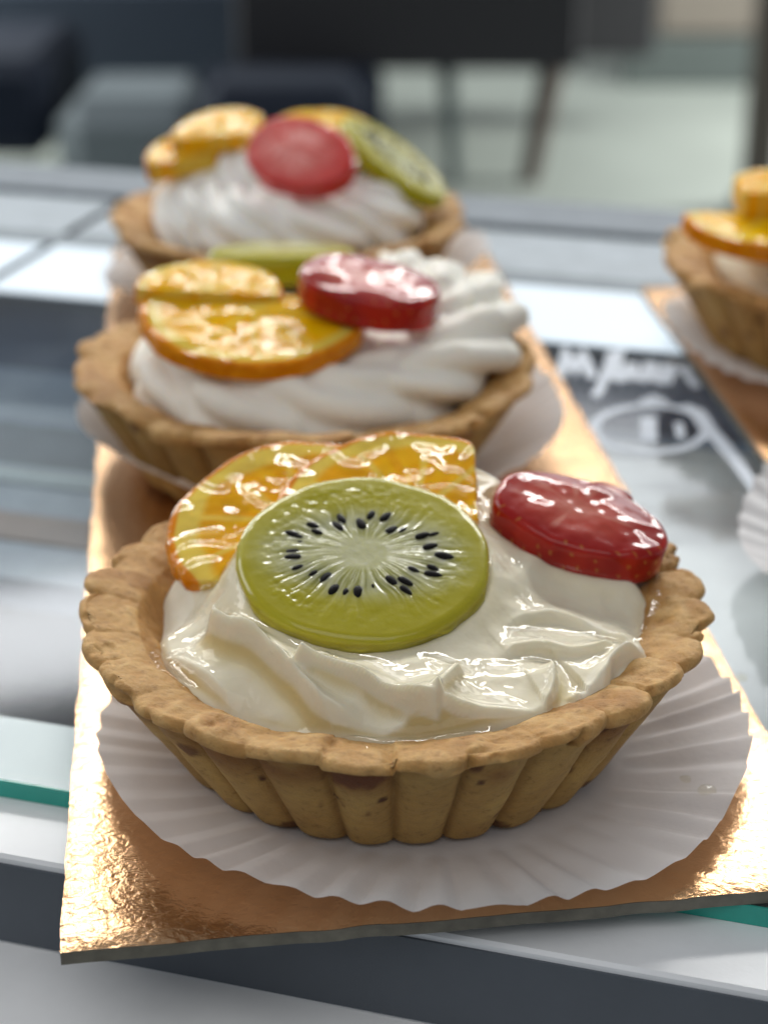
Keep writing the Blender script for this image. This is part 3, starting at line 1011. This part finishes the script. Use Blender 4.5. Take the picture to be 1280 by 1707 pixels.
# ------------------------------------------------------------------ gold boards
def board(corners, seed, label, t=.22):
    """corners FL, FR, BR, BL in cm; foil top and grey card core"""
    root = empty('cake_board', (*(sum((Vector((*c, 0)) for c in corners), Vector()) / 4)[:2], -t))
    o = Vector((root.location.x / S, root.location.y / S))
    c = [Vector(q) - o for q in corners]
    n, m = 60, 160
    u, v = np.meshgrid(np.linspace(0, 1, n), np.linspace(0, 1, m), indexing='ij')
    def pt(u, v):
        a = [np.array(q) for q in c]
        return ((1 - u) * (1 - v))[..., None] * a[0] + (u * (1 - v))[..., None] * a[1] + (u * v)[..., None] * a[2] + ((1 - u) * v)[..., None] * a[3]
    XY = pt(u, v)
    e = np.minimum(np.minimum(u, 1 - u) * 10.3, np.minimum(v, 1 - v) * 33)
    XY = XY + (.025 * np.stack([vnoise(XY[..., 0] * 2, XY[..., 1] * 2, 1, seed), vnoise(XY[..., 0] * 2, XY[..., 1] * 2, 2, seed)], -1)) * (e < .02)[..., None]
    z = t - .03 * sstep(.12, 0, e) + .004 * vnoise(XY[..., 0] * 2, XY[..., 1] * 2, 0, seed)
    V = np.concatenate([XY, z[..., None]], -1).reshape(-1, 3)
    F = grid_faces(n, m, False, True).tolist()
    link('foil_top', mesh('foil', V, F), M['gold'], root)
    # core: rim walls and underside
    per = [(i, 0) for i in range(n)] + [(n - 1, j) for j in range(1, m)] + [(i, m - 1) for i in range(n - 2, -1, -1)] + [(0, j) for j in range(m - 2, 0, -1)]
    top = np.array([[*XY[i, j], z[i, j] - .006] for i, j in per])
    mid = top.copy()
    mid[:, 2] = t * .5
    mid[:, :2] *= .9997
    bot = top.copy()
    bot[:, 2] = 0
    L = len(per)
    V = np.concatenate([top, mid, bot])
    F = grid_faces(3, L, True, True).tolist() + [[2 * L + k for k in range(L)]]
    link('card_core', mesh('core', V, F), M['card'], root, None, False)
    return tag(root, label, 'cake board', 'gold boards on the glass counter')
board([(-4.08, 18.3), (6.25, 19.75), (2.75, 51.3), (-7.75, 50.1)], 1, 'long gold foil board carrying the row of three fruit tarts')
board([(8.62, 26.0), (18.9, 27.0), (17.1, 47.2), (6.85, 46.3)], 2, 'gold foil board at the right edge, carrying the cut off tart with stacked orange pieces')

# ------------------------------------------------------------------ glass display counter
TILT = math.radians(-16.2)
case = empty('display_counter', (0, 20.95, -35), TILT)
tag(case, 'glass topped display counter with white front frame and green glass edge under gold boards', 'display counter')
def cz(z): return z + 35
GT = -.225                      # top of the glass, just under the boards
X0, X1 = -75, 75
# along local y: 0 is the front edge of the glass
MB().box(X0, X1, .012, 34.5, cz(GT - .30), cz(GT)).build('glass_top', M['glass'], case)
MB().box(X0, X1, -.02, .010, cz(GT - .30), cz(GT - .003)).build('glass_edge', M['glass_edge'], case)
fr = MB()
fr.box(X0, X1, -1.35, 2.15, cz(-2.05), cz(GT - .305), .05)
ff = fr.build('front_frame', M['white_metal'], case)
MB().box(X0, X1, -1.39, -1.352, cz(-2.0), cz(-.66)).build('front_trim', M['grey_metal'], case)
MB().box(X0, X1, -3.2, -1.0, cz(-3.2), cz(-2.052), .04).build('lower_ledge', M['ledge'], case)
MB().box(X0, X1, -1.2, -.6, 0, cz(-3.21)).build('front_panel', M['shelf'], case)
MB().box(X0, X1, 2.2, 34, cz(-21), cz(-20)).build('shelf', M['dark_inside'], case)
MB().box(X0, X1, 33.5, 34.4, 0, cz(-1.2)).build('back_panel', M['dark_inside'], case)

# rails and glowing strip for the window reflection along the back of the top
def vloc(py, z=GT, px=0):
    p = at(px, py, z)
    q = Vector((p.x, p.y - 20.95))
    return q.x * math.sin(-TILT) + q.y * math.cos(TILT)      # local y of a point on the top
yb = {k: vloc(k) for k in (285, 322, 385, 402, 486, 500, 612, 700, 772, 800)}
print('bands', {k: round(v, 2) for k, v in yb.items()})
MB().box(X0, X1, yb[322], yb[285] + .3, cz(GT + .004), cz(GT + .25), .05).build('back_rail', M['rail'], case)
def vx(px, py, z=GT):
    p = at(px, py, z)
    return p.x * math.cos(TILT) + (p.y - 20.95) * math.sin(TILT)
sx = vx(60, 425)
for k in range(-4, 5):
    MB().box(sx + k * 26 + .2, sx + (k + 1) * 26 - .2, yb[385], yb[322] - .05, cz(GT + .004), cz(GT + .06)).build('rail_flange', M['flange'], case)
    MB().box(sx + k * 26 + .2, sx + (k + 1) * 26 - .2, yb[486], yb[402] - .05, cz(GT + .004), cz(GT + .04)).build('glare_strip', M['glare'], case)  # strip made to glow in place of the window's reflection
MB().box(X0, X1, yb[402], yb[385] - .02, cz(GT + .004), cz(GT + .05)).build('seal_strip', M['dark_steel'], case)
for y0, y1, m in ((500, 486, 'dark_steel'), (612, 500, 'navy_band'), (700, 612, 'shelf'), (772, 700, 'slate_band'), (800, 772, 'flange'), (850, 805, 'shelf'), (895, 850, 'brown_rail'), (960, 900, 'shelf')):  # added bands; reflected wall tones and case interior put into their colours
    ya, yc = vloc(y0, -2.5), vloc(y1, -2.5)
    MB().box(X0, X1, ya, yc - .01, cz(-3.2), cz(-2.5)).build('glass_tone_band', M[m], case)

tr0 = at(1130, 940, -1.6)  # plate added under the glass to imitate its milky window reflection
glare_plate = empty('milky_glare', (tr0.x + 1.2, tr0.y, -20), TILT)
tag(glare_plate, 'added white plate giving the milky glare under the counter glass, right of the nearest strawberry', 'glare_plate')
MB().box(-5.5, 5.5, -7, 6, 18.0, 18.4, .1).build('glare_plate_top', M['glare_plate'], glare_plate)
MB().box(-5.3, 5.3, -6.8, 5.8, 0, 17.99).build('glare_plate_stand', M['glare_plate'], glare_plate)

# reflected window lettering and emblem, painted as strokes on the glass between the boards
dec = empty('reflected_emblem', (5.4, 34.6, GT + .002), 0)
tag(dec, 'painted reflection of white script and ring emblem on the counter glass between the two gold boards', 'painted reflection')
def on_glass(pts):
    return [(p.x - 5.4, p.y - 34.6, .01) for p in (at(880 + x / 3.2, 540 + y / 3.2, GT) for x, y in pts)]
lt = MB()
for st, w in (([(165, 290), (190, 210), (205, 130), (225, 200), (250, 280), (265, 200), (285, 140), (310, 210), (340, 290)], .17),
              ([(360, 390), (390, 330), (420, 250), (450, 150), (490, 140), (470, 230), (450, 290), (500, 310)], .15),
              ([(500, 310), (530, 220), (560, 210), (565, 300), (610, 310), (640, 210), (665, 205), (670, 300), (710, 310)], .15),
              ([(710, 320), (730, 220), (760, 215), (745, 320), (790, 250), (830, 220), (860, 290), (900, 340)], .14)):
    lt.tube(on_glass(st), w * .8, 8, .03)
lt.build('script_reflection', M['painted_reflection'], dec)
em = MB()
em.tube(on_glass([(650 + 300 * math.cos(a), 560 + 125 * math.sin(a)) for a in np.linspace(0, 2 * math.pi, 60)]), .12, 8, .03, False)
em.build('ring_reflection', M['painted_reflection'], dec)
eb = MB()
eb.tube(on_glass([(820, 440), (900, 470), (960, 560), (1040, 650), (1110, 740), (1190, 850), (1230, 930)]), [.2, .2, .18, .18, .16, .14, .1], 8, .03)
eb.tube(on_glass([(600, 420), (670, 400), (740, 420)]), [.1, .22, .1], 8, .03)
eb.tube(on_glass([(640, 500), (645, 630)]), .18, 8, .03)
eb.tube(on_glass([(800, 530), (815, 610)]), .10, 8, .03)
eb.build('figure_reflection', M['painted_reflection'], dec)

# ------------------------------------------------------------------ floor and things behind the counter
MB().box(-900, 900, -200, 1000, -105, -100).build('floor', M['floor'])
tag(bpy.data.objects['floor'], kind='structure')
MB().box(-900, 900, 900, 910, -99.6, 160).build('wall', M['wall'])
tag(bpy.data.objects['wall'], 'dark back wall of the room behind the counter, blurred', 'wall')

FZ = -100
def fl(px, py): return at(px, py, FZ)
def leg(px0, py0, px1, py1, r, m, root, hgt, lean=3):
    """a leg from the floor point seen at px1, py1 up to height hgt"""
    k = at(px1, py1, FZ)
    h0 = at(px0, py0, FZ + hgt)
    head = Vector((h0.x * (k.y + lean) / h0.y, k.y + lean, FZ + hgt))
    L = root.location / S
    MB().tube([tuple(head - L), tuple(k - L)], [r, r * .75], 14).build('leg', m, root)
def seatbox(name, y, px0, px1, z0, z1, depth, m, root, bev=3):
    x0, x1 = [at(px, 0, 0).x / at(px, 0, 0).y * y * 1.0 for px in (px0, px1)]
    D = y * _c + (H - z0) * _s
    x0, x1 = (px0 - 640) / 3000 * D, (px1 - 640) / 3000 * D
    L = root.location / S
    return MB().box(x0 - L.x, x1 - L.x, y - L.y, y + depth - L.y, z0 - L.z, z1 - L.z, bev).build(name, M[m], root)
def zat(py, y):
    """height of the point seen at row py at distance y"""
    t = math.tan(math.radians(PITCH) + math.atan((py - 853.5) / 3000))
    return H - y * t
# wide dark sofa on splayed legs
sofa = empty('sofa', (20, 460, FZ))
tag(sofa, 'dark charcoal seat on splayed legs, blurred on the pale floor behind the farthest tart', 'sofa')
seatbox('seat', 445, 395, 965, zat(118, 445), zat(118, 445) + 30, 75, 'sofa', sofa, 1)
seatbox('backrest', 521, 380, 1090, zat(95, 521), zat(95, 521) + 60, 14, 'sofa', sofa, 1)
leg(742, 120, 757, 300, 2.4, M['greyleg'], sofa, zat(118, 445) - FZ + 1)
leg(925, 110, 880, 305, 3.4, M['wood'], sofa, zat(118, 445) - FZ + 1)
# navy chairs and a grey pouffe further left
chair = empty('armchair', (-60, 420, FZ))
tag(chair, 'navy armchair at the left edge, blurred and nearly black', 'armchair')
seatbox('seat', 425, -160, 88, zat(268, 425), zat(100, 425), 60, 'navy', chair, 4)
seatbox('backrest', 500, -200, 420, zat(160, 500), zat(-40, 500), 16, 'slate', chair, 4)
pouf = empty('pouffe', (-50, 405, FZ))
tag(pouf, 'grey box pouffe beside the navy armchair, blurred', 'pouffe')
seatbox('cushion', 412, 96, 345, zat(330, 412), zat(170, 412), 40, 'cushion', pouf, 6)
ch2 = empty('armchair', (-25, 400, FZ))
tag(ch2, 'navy chair straight behind the orange pieces of the farthest tart, blurred', 'armchair')
seatbox('seat', 402, 330, 612, zat(300, 402), zat(150, 402), 30, 'navy', ch2, 5)
seatbox('backrest', 438, 340, 640, zat(300, 438), zat(112, 438), 8, 'navy', ch2, 3)
post = empty('post', (100, 430, FZ))
tag(post, 'brown post standing on the floor behind the second board tart', 'post')
seatbox('shaft', 430, 1238, 1290, FZ, FZ + 160, 8, 'post', post, 1)
seatbox('foot', 427, 1232, 1296, FZ, FZ + 3, 13, 'post', post, 1)
pan = seatbox('panel', 590, 1095, 1330, zat(62, 590), zat(62, 590) + 80, 6, 'wall_patch', empty('screen_panel', (90, 590, FZ)), 2)
tag(pan.parent, 'brownish grey panel at the top right corner, blurred', 'panel')
seatbox('plinth', 588, 1040, 1400, FZ, zat(62, 590), 10, 'plinth', pan.parent, 1)
print('ok script')

# ------------------------------------------------------------------ light
w = bpy.data.worlds.new('World')
scn.world = w
w.use_nodes = True
bg = w.node_tree.nodes['Background']
bg.inputs[0].default_value = (.86, .92, 1.0, 1)
bg.inputs[1].default_value = .22

def area(name, loc, target, sx, sy, L, col):
    d = bpy.data.lights.new(name, 'AREA')
    d.shape = 'RECTANGLE'
    d.size, d.size_y = sx * S, sy * S
    d.energy = L * math.pi * sx * S * sy * S
    d.color = col
    o = bpy.data.objects.new(name, d)
    COL.objects.link(o)
    o.location = Vector(loc) * S
    o.rotation_euler = (Vector(target) - Vector(loc)).to_track_quat('-Z', 'Y').to_euler()
    return o
area('window_lamp', (10, 130, 84), (0, 25, 2), 130, 11, 23, (1, .985, .95))
area('window_lamp', (-70, 220, 108), (0, 25, 0), 160, 15, 6.5, (.94, .97, 1))
area('window_lamp', (80, 215, 97), (0, 25, 0), 130, 40, 2.1, (.97, .98, 1))
area('front_fill', (-20, -70, 150), (0, 20, 0), 170, 110, 1.15, (1, .98, .95))  # unseen fill added above the camera to brighten tart fronts and frame
area('left_fill', (-165, 110, 90), (0, 40, 0), 90, 80, 3.4, (1, .99, .97))  # unseen area light added to brighten the tarts' left sides
for sx_ in (-1, 1):
    area('floor_fill', (sx_ * 215, 480, 15), (0, 480, -100), 60, 200, 15, (.97, 1, .96))  # fill pair added out of view to light the far floor

scn.view_settings.view_transform = 'Standard'
scn.view_settings.look = 'None'
scn.view_settings.exposure = .3
scn.view_settings.gamma = 1
scn.cycles.use_denoising = True
scn.cycles.max_bounces = 8
scn.cycles.transparent_max_bounces = 16
scn.cycles.sample_clamp_indirect = 4
